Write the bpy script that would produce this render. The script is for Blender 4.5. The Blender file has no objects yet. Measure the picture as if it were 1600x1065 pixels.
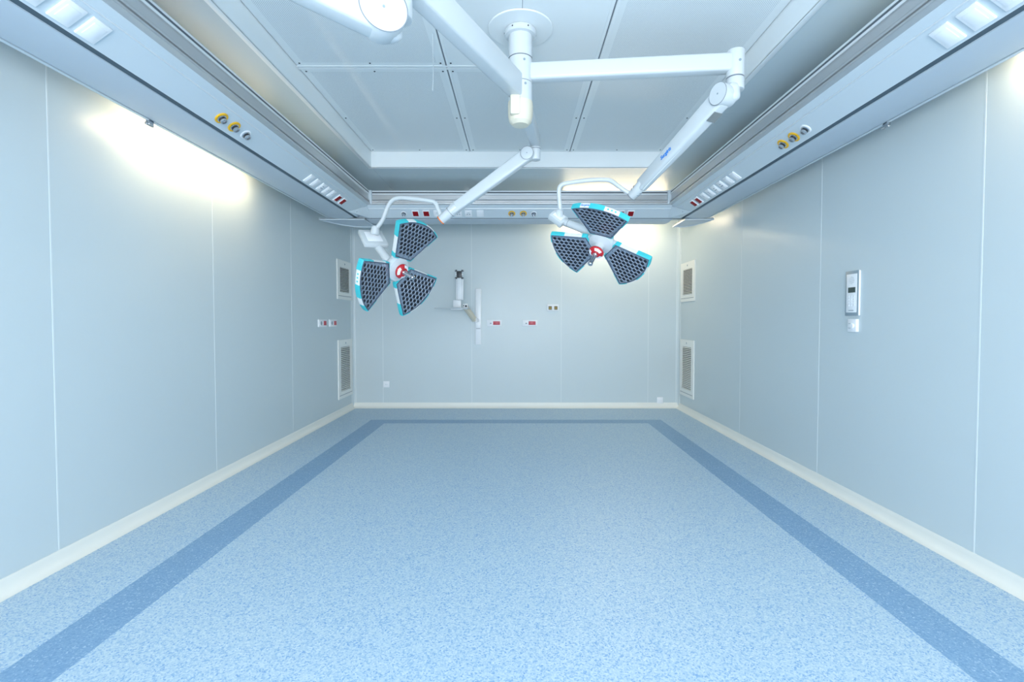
import bpy, bmesh, math, random
from mathutils import Vector, Matrix
random.seed(4)
C = bpy.context.scene.collection
PI = math.pi
# ------------------------------------------------------------------ camera maths (1600 x 1065 photograph)
F = 756.0; PITCH = math.radians(1.63); CAMZ = 1.248; VX = 808.0
PY = 500 + F * math.tan(PITCH)
def ray(u, v):
    x = (u - VX) / F; y = (PY - v) / F
    fy = math.cos(PITCH) + y * math.sin(PITCH); fz = -math.sin(PITCH) + y * math.cos(PITCH)
    return x / fy, fz / fy
def at(u, v, Y):                       # point of the place seen at (u, v), at depth Y
    a, b = ray(u, v); return Vector((a * Y, Y, b * Y + CAMZ))
def atz(u, v, z):                      # ... at height z
    a, b = ray(u, v); Y = (z - CAMZ) / b; return Vector((a * Y, Y, z))

# ------------------------------------------------------------------ materials
def mat(name, col, rough=0.5, metal=0.0, coat=0.0, emit=None, estr=0.0, spec=0.5):
    m = bpy.data.materials.new(name); m.use_nodes = True
    b = m.node_tree.nodes['Principled BSDF']
    b.inputs['Base Color'].default_value = (*col, 1); b.inputs['Roughness'].default_value = rough
    b.inputs['Metallic'].default_value = metal; b.inputs['Coat Weight'].default_value = coat
    b.inputs['Specular IOR Level'].default_value = spec
    if emit:
        b.inputs['Emission Color'].default_value = (*emit, 1); b.inputs['Emission Strength'].default_value = estr
    return m
def noisy(name, col, rough=0.5, amt=0.04, scale=6.0, metal=0.0, stretch=(1, 1, 1), bump=0.0):
    """paint or sheet metal with a slight procedural unevenness"""
    m = mat(name, col, rough, metal); nt = m.node_tree; b = nt.nodes['Principled BSDF']
    tc = nt.nodes.new('ShaderNodeTexCoord'); mp = nt.nodes.new('ShaderNodeMapping'); mp.inputs['Scale'].default_value = stretch
    n = nt.nodes.new('ShaderNodeTexNoise'); n.inputs['Scale'].default_value = scale; n.inputs['Detail'].default_value = 3
    nt.links.new(tc.outputs['Object'], mp.inputs['Vector']); nt.links.new(mp.outputs['Vector'], n.inputs['Vector'])
    r = nt.nodes.new('ShaderNodeMapRange'); r.inputs['To Min'].default_value = rough - amt * 1.5; r.inputs['To Max'].default_value = rough + amt * 1.5
    nt.links.new(n.outputs['Fac'], r.inputs['Value']); nt.links.new(r.outputs['Result'], b.inputs['Roughness'])
    mx = nt.nodes.new('ShaderNodeMix'); mx.data_type = 'RGBA'
    mx.inputs[6].default_value = (*[max(0, c * (1 - amt)) for c in col], 1); mx.inputs[7].default_value = (*[min(1, c * (1 + amt)) for c in col], 1)
    nt.links.new(n.outputs['Fac'], mx.inputs['Factor']); nt.links.new(mx.outputs[2], b.inputs['Base Color'])
    if bump:
        bp = nt.nodes.new('ShaderNodeBump'); bp.inputs['Strength'].default_value = bump; bp.inputs['Distance'].default_value = 0.01
        nt.links.new(n.outputs['Fac'], bp.inputs['Height']); nt.links.new(bp.outputs['Normal'], b.inputs['Normal'])
    return m
def floor_mat(name, stops, rough=0.42):
    """sheet vinyl with small flecks"""
    m = mat(name, (0.5, 0.6, 0.7), rough); nt = m.node_tree; b = nt.nodes['Principled BSDF']
    tc = nt.nodes.new('ShaderNodeTexCoord')
    nz = nt.nodes.new('ShaderNodeTexNoise'); nz.inputs['Scale'].default_value = 130; nz.inputs['Detail'].default_value = 2
    nt.links.new(tc.outputs['Object'], nz.inputs['Vector'])
    av = nt.nodes.new('ShaderNodeVectorMath'); av.operation = 'MULTIPLY_ADD'
    av.inputs[1].default_value = (0.012, 0.012, 0.0); nt.links.new(nz.outputs['Color'], av.inputs[0]); nt.links.new(tc.outputs['Object'], av.inputs[2])
    vo = nt.nodes.new('ShaderNodeTexVoronoi'); vo.inputs['Scale'].default_value = 185; nt.links.new(av.outputs['Vector'], vo.inputs['Vector'])
    sp = nt.nodes.new('ShaderNodeSeparateColor'); nt.links.new(vo.outputs['Color'], sp.inputs['Color'])
    r = nt.nodes.new('ShaderNodeValToRGB'); nt.links.new(sp.outputs['Red'], r.inputs['Fac'])
    e = r.color_ramp.elements
    e[0].position, e[0].color = stops[0][0], (*stops[0][1], 1); e[1].position, e[1].color = stops[-1][0], (*stops[-1][1], 1)
    for p, c in stops[1:-1]:
        k = e.new(p); k.color = (*c, 1)
    nt.links.new(r.outputs['Color'], b.inputs['Base Color'])
    return m
def perforated(name, col, hole, pitch=0.0080, rad=0.24):
    m = mat(name, col, 0.45); nt = m.node_tree; b = nt.nodes['Principled BSDF']; L = nt.links
    tc = nt.nodes.new('ShaderNodeTexCoord'); mp = nt.nodes.new('ShaderNodeMapping'); mp.inputs['Rotation'].default_value = (0, 0, PI / 4)
    mp.inputs['Scale'].default_value = (1 / pitch,) * 3
    L.new(tc.outputs['Object'], mp.inputs['Vector'])
    fr = nt.nodes.new('ShaderNodeVectorMath'); fr.operation = 'FRACTION'; L.new(mp.outputs['Vector'], fr.inputs[0])
    sb = nt.nodes.new('ShaderNodeVectorMath'); sb.operation = 'SUBTRACT'; sb.inputs[1].default_value = (0.5, 0.5, 0); L.new(fr.outputs['Vector'], sb.inputs[0])
    ml = nt.nodes.new('ShaderNodeVectorMath'); ml.operation = 'MULTIPLY'; ml.inputs[1].default_value = (1, 1, 0); L.new(sb.outputs['Vector'], ml.inputs[0])
    ln = nt.nodes.new('ShaderNodeVectorMath'); ln.operation = 'LENGTH'; L.new(ml.outputs['Vector'], ln.inputs[0])
    lt = nt.nodes.new('ShaderNodeMath'); lt.operation = 'LESS_THAN'; lt.inputs[1].default_value = rad; L.new(ln.outputs['Value'], lt.inputs[0])
    mx = nt.nodes.new('ShaderNodeMix'); mx.data_type = 'RGBA'; mx.inputs[6].default_value = (*col, 1); mx.inputs[7].default_value = (*hole, 1)
    L.new(lt.outputs['Value'], mx.inputs['Factor']); L.new(mx.outputs[2], b.inputs['Base Color'])
    return m

M = {}
M['wall'] = noisy('wall_panel_paint', (0.595, 0.672, 0.70), 0.36, 0.015, 1.2)
M['seam'] = mat('panel_gasket', (0.72, 0.78, 0.80), 0.5)
M['ceil'] = noisy('ceiling_sheet', (0.54, 0.63, 0.67), 0.33, 0.02, 1.0)
M['cove'] = noisy('cove_skirting', (0.82, 0.82, 0.77), 0.4, 0.02, 3)
M['floor'] = floor_mat('flecked_vinyl', [(0.0, (0.19, 0.36, 0.62)), (0.12, (0.28, 0.455, 0.655)), (0.32, (0.39, 0.545, 0.685)), (0.62, (0.475, 0.61, 0.705)), (0.9, (0.54, 0.66, 0.745)), (1.0, (0.60, 0.70, 0.77))])
M['band'] = floor_mat('flecked_vinyl_dark', [(0.0, (0.155, 0.30, 0.50)), (0.4, (0.195, 0.35, 0.545)), (0.88, (0.235, 0.395, 0.575)), (0.97, (0.36, 0.51, 0.66)), (1.0, (0.44, 0.58, 0.70))])
M['frame'] = noisy('canopy_frame_paint', (0.82, 0.86, 0.87), 0.4, 0.02, 2)
M['panel'] = noisy('diffuser_panel_paint', (0.80, 0.84, 0.85), 0.4, 0.02, 2)
M['perf'] = perforated('perforated_sheet', (0.80, 0.84, 0.85), (0.36, 0.41, 0.45))
M['screw'] = mat('dark_screw', (0.06, 0.07, 0.08), 0.4, 0.6)
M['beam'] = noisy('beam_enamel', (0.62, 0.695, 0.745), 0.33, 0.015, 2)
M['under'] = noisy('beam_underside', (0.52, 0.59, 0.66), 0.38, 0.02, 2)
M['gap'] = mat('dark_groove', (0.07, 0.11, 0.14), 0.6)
M['alu'] = noisy('brushed_aluminium', (0.60, 0.61, 0.62), 0.36, 0.015, 3, 0.75, (1, 1, 8))
M['slotshade'] = mat('rail_slot_shade_grey', (0.10, 0.12, 0.14), 0.5)
M['lip_and_highlight'] = mat('pale_lip_and_highlight', (0.78, 0.81, 0.83), 0.3, 0.2)
M['plate'] = mat('white_socket_plastic', (0.88, 0.90, 0.93), 0.3)
M['red'] = mat('red_socket_plastic', (0.30, 0.005, 0.010), 0.45, spec=0.15)
M['red2'] = mat('red_socket_translucent', (0.55, 0.05, 0.08), 0.3)
M['yellow'] = mat('yellow_gas_ring', (0.85, 0.47, 0.015), 0.35)
M['steel'] = mat('polished_steel', (0.62, 0.63, 0.65), 0.2, 1.0)
M['dark'] = mat('dark_plastic', (0.016, 0.02, 0.028), 0.35)
M['white'] = noisy('white_enamel', (0.60, 0.645, 0.67), 0.3, 0.012, 4)
M['cream'] = noisy('cream_plastic', (0.70, 0.655, 0.53), 0.4, 0.02, 5)
M['line'] = mat('joint_line', (0.20, 0.23, 0.27), 0.5)
M['teal'] = mat('teal_rubber', (0.045, 0.52, 0.58), 0.4)
M['lampwhite'] = mat('lamp_rim_white', (0.76, 0.78, 0.77), 0.35)
M['lens'] = noisy('lens_lattice', (0.30, 0.36, 0.44), 0.28, 0.08, 30, 0.45)
M['lensframe'] = mat('lens_frame', (0.10, 0.13, 0.18), 0.35, 0.2)
M['cup'] = mat('lens_cup', (0.008, 0.010, 0.018), 0.4, 0.0, 0.15)
M['cupedge'] = mat('lens_cup_edge', (0.34, 0.39, 0.47), 0.28, 0.6)
M['handred'] = mat('red_handle_ring', (0.55, 0.012, 0.02), 0.22, 0, 0.6)
M['orange'] = mat('orange_ring', (0.85, 0.20, 0.03), 0.4)
M['blue'] = mat('blue_print', (0.02, 0.22, 0.68), 0.4)
M['grey'] = mat('grey_print', (0.34, 0.40, 0.46), 0.5)
M['brownlabel'] = mat('grey_rating_label', (0.22, 0.24, 0.24), 0.5)
M['grille'] = noisy('grille_paint', (0.88, 0.885, 0.85), 0.42, 0.02, 4)
M['void'] = mat('duct_dark', (0.09, 0.10, 0.11), 0.7)
M['bezel'] = noisy('grey_bezel', (0.27, 0.34, 0.39), 0.4, 0.02, 6)
M['screen'] = mat('lcd_screen', (0.055, 0.085, 0.075), 0.25)
M['ochre'] = mat('ochre_connector', (0.13, 0.10, 0.03), 0.45)
M['ochrelight'] = mat('ochre_shutter', (0.36, 0.23, 0.03), 0.45)
M['tube'] = mat('warm_light_tube', (1, 0.95, 0.85), 0.5, emit=(1.0, 0.78, 0.48), estr=43)

M['tubeback'] = mat('warm_light_tube_bright', (1, 0.95, 0.85), 0.5, emit=(1.0, 0.82, 0.54), estr=72)
# ------------------------------------------------------------------ mesh builder
class MB:
    def __init__(s): s.bm = bmesh.new(); s.mats = []
    def _mi(s, m):
        if m not in s.mats: s.mats.append(m)
        return s.mats.index(m)
    def face(s, pts, m='white'):
        vs = [s.bm.verts.new(p) for p in pts]; f = s.bm.faces.new(vs); f.material_index = s._mi(m); return f
    def add(s, verts, faces, m='white', T=None):
        i = s._mi(m); vs = [s.bm.verts.new((T @ Vector(v)) if T else v) for v in verts]
        for f in faces:
            try: s.bm.faces.new([vs[k] for k in f]).material_index = i
            except ValueError: pass
    def box(s, c, d, m='white', T=None, bev=0.0):
        t = bmesh.new(); bmesh.ops.create_cube(t, size=1.0)
        for v in t.verts: v.co = Vector((v.co.x * d[0] + c[0], v.co.y * d[1] + c[1], v.co.z * d[2] + c[2]))
        if bev: bmesh.ops.bevel(t, geom=t.edges[:], offset=bev, segments=2, affect='EDGES', profile=0.5)
        s.merge(t, m, T)
    def merge(s, t, m, T=None):
        t.verts.index_update(); s.add([v.co.copy() for v in t.verts], [[v.index for v in f.verts] for f in t.faces], m, T); t.free()
    def prism(s, poly, z0, z1, m='white', T=None, bev=0.0):
        n = len(poly); v = [(p[0], p[1], z0) for p in poly] + [(p[0], p[1], z1) for p in poly]
        f = [list(range(n))[::-1], list(range(n, 2 * n))] + [[i, (i + 1) % n, n + (i + 1) % n, n + i] for i in range(n)]
        s.add(v, f, m, T)
    def lathe(s, prof, m='white', T=None, seg=32):
        """prof: list of (r, z) turned about the local z axis"""
        v = []; idx = []
        for r, z in prof:
            if r < 1e-6: idx.append([len(v)] * seg); v.append((0, 0, z))
            else:
                idx.append([len(v) + k for k in range(seg)])
                v += [(r * math.cos(2 * PI * k / seg), r * math.sin(2 * PI * k / seg), z) for k in range(seg)]
        fs = []
        for i in range(len(prof) - 1):
            for k in range(seg):
                q = [idx[i][k], idx[i][(k + 1) % seg], idx[i + 1][(k + 1) % seg], idx[i + 1][k]]
                u = [];  [u.append(a) for a in q if a not in u]
                if len(u) > 2: fs.append(u)
        s.add(v, fs, m, T)
    def cyl(s, p0, p1, r0, r1=None, m='white', seg=28, rnd=0.0):
        r1 = r0 if r1 is None else r1
        p0, p1 = Vector(p0), Vector(p1); d = p1 - p0; L = d.length
        T = Matrix.Translation(p0) @ d.to_track_quat('Z', 'Y').to_matrix().to_4x4()
        if rnd: prof = [(0, 0), (r0 - rnd, 0), (r0 - rnd * .3, rnd * .3), (r0, rnd), (r1, L - rnd), (r1 - rnd * .3, L - rnd * .3), (r1 - rnd, L), (0, L)]
        else: prof = [(0, 0), (r0, 0), (r1, L), (0, L)]
        s.lathe(prof, m, T, seg)
    def tube(s, pts, r, m='white', seg=14, sub=8):
        pts = [Vector(p) for p in pts]; P = []
        for i in range(len(pts) - 1):
            a, b, c, d = pts[max(i - 1, 0)], pts[i], pts[i + 1], pts[min(i + 2, len(pts) - 1)]
            for k in range(sub):
                t = k / sub
                P.append(0.5 * ((2 * b) + (c - a) * t + (2 * a - 5 * b + 4 * c - d) * t * t + (3 * b - 3 * c + d - a) * t ** 3))
        P.append(pts[-1])
        up = Vector((0.13, 0.2, 1)); v = []; fs = []
        for i, p in enumerate(P):
            d = (P[min(i + 1, len(P) - 1)] - P[max(i - 1, 0)]).normalized()
            a = d.cross(up).normalized(); b = a.cross(d); up = b
            v += [p + r * (math.cos(2 * PI * k / seg) * a + math.sin(2 * PI * k / seg) * b) for k in range(seg)]
        for i in range(len(P) - 1):
            fs += [[i * seg + k, i * seg + (k + 1) % seg, (i + 1) * seg + (k + 1) % seg, (i + 1) * seg + k] for k in range(seg)]
        fs += [list(range(seg))[::-1], [(len(P) - 1) * seg + k for k in range(seg)]]
        s.add(v, fs, m)
    def build(s, name, parent=None, smooth=32, bevel=0.0, label=None, inv=None):
        bmesh.ops.recalc_face_normals(s.bm, faces=s.bm.faces)
        if inv is not None: bmesh.ops.transform(s.bm, matrix=inv, verts=s.bm.verts)
        me = bpy.data.meshes.new(name); s.bm.to_mesh(me); s.bm.free()
        for k in s.mats: me.materials.append(M[k])
        if smooth:
            me.polygons.foreach_set('use_smooth', [True] * len(me.polygons)); me.set_sharp_from_angle(angle=math.radians(smooth))
        o = bpy.data.objects.new(name, me); C.objects.link(o)
        if parent: o.parent = parent
        if bevel:
            b = o.modifiers.new('edges', 'BEVEL'); b.width = bevel; b.segments = 2; b.limit_method = 'ANGLE'; b.angle_limit = math.radians(40)
        if label: o['label'] = label
        return o
def tag(o, label, cat, group=None):
    o['label'] = label; o['category'] = cat
    if group: o['group'] = group
    return o
def thing(name, label, cat, T, group=None):
    o = bpy.data.objects.new(name, None); C.objects.link(o); o.empty_display_size = 0.05
    o.matrix_world = T if isinstance(T, Matrix) else Matrix.Translation(T)
    return tag(o, label, cat, group)
def struct(o): o['kind'] = 'structure'; return o
def text_part(name, body, size, T, m, parent, depth=0.0006, shear=0.0):
    cu = bpy.data.curves.new(name, 'FONT'); cu.body = body; cu.size = size; cu.extrude = depth; cu.align_x = 'CENTER'; cu.align_y = 'CENTER'; cu.shear = shear; cu.offset = size * .02
    t = bpy.data.objects.new(name, cu); C.objects.link(t)
    bpy.context.view_layer.update()
    me = bpy.data.meshes.new_from_object(t.evaluated_get(bpy.context.evaluated_depsgraph_get()))
    bpy.data.objects.remove(t); me.transform(T); me.name = name; me.materials.clear(); me.materials.append(M[m])
    o = bpy.data.objects.new(name, me); C.objects.link(o); o.parent = parent
    return o
def copy_tree(o, parent=None):
    c = o.copy(); C.objects.link(c)
    if parent: c.parent = parent
    for ch in list(o.children): copy_tree(ch, c)
    return c

# ------------------------------------------------------------------ room dimensions (metres, camera above x = y = 0)
XL, XR, YB, YF = -2.34, 2.305, 6.87, -2.6
ZC = CAMZ + 1.535            # underside of the outer ceiling
ZR = CAMZ + 1.687            # underside of the recessed air panels
RL, RR, RB, RF = -1.464, 1.451, 4.90, -1.6     # edges of the recess

# floor with inlaid dark band
def floor():
    b = MB(); xo0, xi0, xi1, xo1 = -1.83, -1.608, 1.59, 1.802; yi, yo = 5.826, 6.04
    def q(x0, x1, y0, y1, m): b.face([(x0, y0, 0), (x1, y0, 0), (x1, y1, 0), (x0, y1, 0)], m)
    q(XL, xo0, YF, YB, 'floor'); q(xo1, XR, YF, YB, 'floor'); q(xo0, xo1, yo, YB, 'floor'); q(xi0, xi1, YF, yi, 'floor')
    q(xo0, xi0, YF, yi, 'band'); q(xi1, xo1, YF, yi, 'band'); q(xo0, xo1, yi, yo, 'band')
    struct(b.build('floor', smooth=0))
floor()
# walls: sandwich panels with light gasket strips in the joints
def wall(name, seams, axis, pos, lo, hi, sgn):
    b = MB(); t = 0.06
    def slab(a0, a1, p0, p1, z0, z1, m):
        c = [(a0 + a1) / 2, (p0 + p1) / 2]; d = [a1 - a0, abs(p1 - p0)]
        if axis == 'x': b.box((c[0], c[1], (z0 + z1) / 2), (d[0], d[1], z1 - z0), m)
        else: b.box((c[1], c[0], (z0 + z1) / 2), (d[1], d[0], z1 - z0), m)
    cuts = [lo] + seams + [hi]
    for i in range(len(cuts) - 1):
        slab(cuts[i] + (0.004 if i else 0), cuts[i + 1] - (0.004 if i < len(cuts) - 2 else 0), pos, pos + sgn * t, -0.02, ZC + .05, 'wall')
    for s_ in seams: slab(s_ - 0.004, s_ + 0.004, pos - sgn * 0.0012, pos + sgn * t, -0.02, ZC + .05, 'seam')
    return struct(b.build(name, smooth=0))
wall('wall_left', [-1.42, -0.14, 1.15, 2.44, 3.74, 5.03], 'y', XL, YF, YB + .06, -1)
wall('wall_right', [-1.44, -0.15, 1.13, 2.41, 3.69, 4.99], 'y', XR, YF, YB + .06, 1)
wall('wall_back', [-1.908, -0.645, 0.627, 1.862], 'x', YB, XL, XR, 1)
wall('wall_front', [-1.3, 0.0, 1.3], 'x', YF, XL, XR, -1)
# coved skirting and coved corner trims
def skirting(name, p0, p1, inward):
    b = MB(); d = (Vector(p1) - Vector(p0)); n = Vector(inward)
    prof = [(0.0, 0.075), (0.004, 0.075), (0.006, 0.07), (0.008, 0.05), (0.013, 0.03), (0.022, 0.015), (0.036, 0.005), (0.055, 0.0006), (0.0, 0.0006)]
    pts0 = [Vector(p0) + n * a + Vector((0, 0, z)) for a, z in prof]; pts1 = [p + d for p in pts0]; k = len(prof)
    b.add(pts0 + pts1, [list(range(k)), list(range(k, 2 * k))[::-1]] + [[i, (i + 1) % k, k + (i + 1) % k, k + i] for i in range(k)], 'cove')
    struct(b.build(name, smooth=40))
skirting('baseboard_left', (XL, YF, 0), (XL, YB, 0), (1, 0, 0)); skirting('baseboard_right', (XR, YF, 0), (XR, YB, 0), (-1, 0, 0))
skirting('baseboard_back', (XL, YB, 0), (XR, YB, 0), (0, -1, 0)); skirting('baseboard_front', (XL, YF, 0), (XR, YF, 0), (0, 1, 0))
def corner(name, x, sx):
    b = MB(); r = 0.045; pts = [(x, YB)] + [(x + sx * (r - r * math.sin(a)), YB - (r - r * math.cos(a))) for a in [i * PI / 2 / 8 for i in range(9)]]
    b.prism(pts, 0.0, ZC, 'wall'); 
    for (px, py) in ((x + sx * r, YB - 0.001), (x + sx * 0.001, YB - r)):
        b.box((px, py, ZC / 2), (0.008, 0.008, ZC), 'seam')
    struct(b.build(name, smooth=60))
corner('trim_1', XL, 1); corner('trim_2', XR, -1)
# outer ceiling around the recess
def ceiling():
    b = MB(); g = 0.0015
    def sl(x0, x1, y0, y1): b.box(((x0 + x1) / 2, (y0 + y1) / 2, ZC + 0.03), (x1 - x0 - 2 * g, y1 - y0 - 2 * g, 0.06), 'ceil')
    ys = [YF, -1.0, 0.55, 2.08, 3.62, 5.15, YB]
    for i in range(6):
        y0, y1 = ys[i], ys[i + 1]
        sl(XL, RL, y0, y1); sl(RR, XR, y0, y1)
        if i == 4: sl(RL, RR, RB, y1)
        if i == 5: sl(RL, RR, y0, y1)
        if i == 0: sl(RL, RR, y0, RF)
    b.box((0, (YF + YB) / 2, ZC + 0.20), (XR - XL + .1, YB - YF + .1, 0.02), 'ceil')
    for y in ys[1:-1]:                                # narrow light joint strips
        for x0, x1 in ((XL, RL), (RR, XR)) + (((RL, RR),) if y > RB else ()):
            b.box(((x0 + x1) / 2, y, ZC + 0.0035), (x1 - x0, 0.005, 0.006), 'seam')
    struct(b.build('ceiling', smooth=0))
ceiling()

# ------------------------------------------------------------------ laminar air canopy in the ceiling recess
can = thing('laminar_flow_canopy', 'wide recessed air canopy of perforated grey panels in the middle of the ceiling', 'ceiling air vent', (0, (RB + RF) / 2, ZC))
iv = can.matrix_world.inverted()
b = MB(); t = 0.018
for x0, x1, y0, y1 in ((RL - t, RL, RF - t, RB + t), (RR, RR + t, RF - t, RB + t), (RL, RR, RB, RB + t), (RL, RR, RF - t, RF)):
    b.box(((x0 + x1) / 2, (y0 + y1) / 2, (ZC + ZR) / 2 + .01), (x1 - x0, y1 - y0, ZR - ZC + .03), 'frame')
fl = 0.034                                             # flat flange under the ceiling sheets
for x0, x1, y0, y1 in ((RL - fl, RL, RF - fl, RB + fl), (RR, RR + fl, RF - fl, RB + fl), (RL, RR, RB, RB + fl), (RL, RR, RF - fl, RF)):
    b.box(((x0 + x1) / 2, (y0 + y1) / 2, ZC - 0.004), (x1 - x0, y1 - y0, 0.009), 'frame', bev=0.002)
b.build('canopy_frame', can, inv=iv)
xs = [RL, -0.47, 0.527, RR]; ys = [RF, 0.02, 1.65, 3.28, RB]
for i in range(3):
    for j in range(4):
        x0, x1, y0, y1 = xs[i] + .004, xs[i + 1] - .004, ys[j] + .004, ys[j + 1] - .004
        b = MB(); solid = (i == 1 and j == 2)
        b.box(((x0 + x1) / 2, (y0 + y1) / 2, ZR + 0.012), (x1 - x0, y1 - y0, 0.024), 'panel', bev=0.003)
        if not solid:
            e = 0.055; b.face([(x0 + e, y0 + e, ZR - .0006), (x1 - e, y0 + e, ZR - .0006), (x1 - e, y1 - e, ZR - .0006), (x0 + e, y1 - e, ZR - .0006)], 'perf')
        if solid: b.box(((x0 + x1) / 2, (y0 + y1) / 2, ZR - 0.0003), (0.003, y1 - y0, 0.001), 'line')
        p = b.build('air_panel' if not solid else 'solid_panel', can, smooth=0, inv=iv, label='plain unperforated panel carrying the lamp mount' if solid else None)
        if j >= 1:
            for fx, fy in ((.06, .04), (.5, .04), (.94, .04), (.06, .5), (.94, .5), (.06, .96), (.5, .96), (.94, .96)):
                s_ = MB(); s_.lathe([(0, -.004), (.004, -.004), (.0065, -.002), (.0065, 0.002)], 'screw', Matrix.Translation((x0 + (x1 - x0) * (0.03 + .94 * (fx - .06) / .88), y0 + (y1 - y0) * (0.03 + .94 * (fy - .04) / .92), ZR)), 10)
                s_.build('screw', p, inv=iv)
# joint bars between the panels
b = MB()
for x in xs[1:3]: b.box((x, (RB + RF) / 2, ZR + 0.01), (0.006, RB - RF, 0.012), 'line'); [b.box((x + s_ * 0.014, (RB + RF) / 2, ZR - 0.0015), (0.017, RB - RF, 0.003), 'frame') for s_ in (-1, 1)]
for y in ys[1:4]: [b.box(((RL + RR) / 2, y + s_ * 0.015, ZR - 0.0022), (RR - RL, 0.02, 0.003), 'frame') for s_ in (-1, 1)]
b.build('joint_bar', can, smooth=0, inv=iv)

# ------------------------------------------------------------------ medical supply beams along three walls
BL, BR, BBK = 1.786, 1.842, 5.471      # |x| of the lower fascia edge on the left and right, y of it at the back; all beam dimensions scaled down about the camera
def corner_pt(side, t): return (-(BL - t) if side == 'L' else (BR - t), BBK - t)
def sweep(b, prof, run, m, y0=-1.6, cutL=None):
    """sweep a (t, z) profile along one run; the runs are mitred in the corners"""
    z = lambda h: CAMZ + h; k = len(prof)
    if run == 'B': A = [(*corner_pt('L', t), z(h)) for t, h in prof]; Bp = [(*corner_pt('R', t), z(h)) for t, h in prof]
    else:
        Bp = [(*corner_pt(run, t), z(h)) for t, h in prof]
        A = [(p[0], y0, p[2]) for p in Bp]
        if cutL is not None: Bp = [(p[0], cutL, p[2]) for p in Bp]
    b.add(A + Bp, [list(range(k)), list(range(k, 2 * k))[::-1]] + [[i, (i + 1) % k, k + (i + 1) % k, k + i] for i in range(k)], m)
FASCIA = [(0.0, 1.1459), (0.11, 1.2223), (0.1128, 1.2215), (0.1189, 1.2258), (0.1194, 1.2289), (0.1485, 1.2493), (0.1542, 1.2568), (0.1504, 1.2643), (-0.188, 1.2643), (-0.188, 1.1628), (-0.002, 1.1628)]
GROOVE = [(-0.0015, 1.1495), (-0.0015, 1.162), (-0.036, 1.162), (-0.036, 1.1455)]  # solid bar in near-black, painting the shade inside the groove
RAIL = [(0.094, 1.2596), (0.1983, 1.254), (0.2012, 1.2568), (0.2012, 1.2662), (0.1955, 1.269), (0.1871, 1.2699), (0.1871, 1.2775), (0.1965, 1.2803), (0.1965, 1.2916), (0.1861, 1.2972), (0.1805, 1.3085), (0.1786, 1.3536), (0.1805, 1.3564),
        (0.188, 1.3592), (0.188, 1.3705), (0.1824, 1.3733), (0.141, 1.3743), (0.141, 1.3874), (0.1673, 1.3884), (0.1711, 1.3912), (0.1701, 1.4034), (0.094, 1.4034)]
RAIL_LIPS = [[(0.140, 1.3880), (0.1850, 1.3880), (0.1868, 1.3900), (0.1860, 1.4000), (0.1800, 1.4046), (0.140, 1.4046)], [(0.160, 1.3582), (0.1885, 1.3582), (0.190, 1.361), (0.190, 1.3700), (0.186, 1.3740), (0.160, 1.3740)]]
def under_prof(w): return [(-0.034, 1.140), (-0.045, 1.138)] + [(-0.045 - (w - .02) * q, 1.138 - 0.009 * math.sin(PI * q)) for q in (.15, .3, .45, .6, .75, .9, 1.0)] + [(-0.027 - w, 1.141), (-0.027 - w, 1.166), (-0.034, 1.166)]
LIP = lambda w: [(-0.037 - w, 1.138), (-0.037 - w, 1.170), (-0.057 - w, 1.170), (-0.057 - w, 1.139)]
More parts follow.
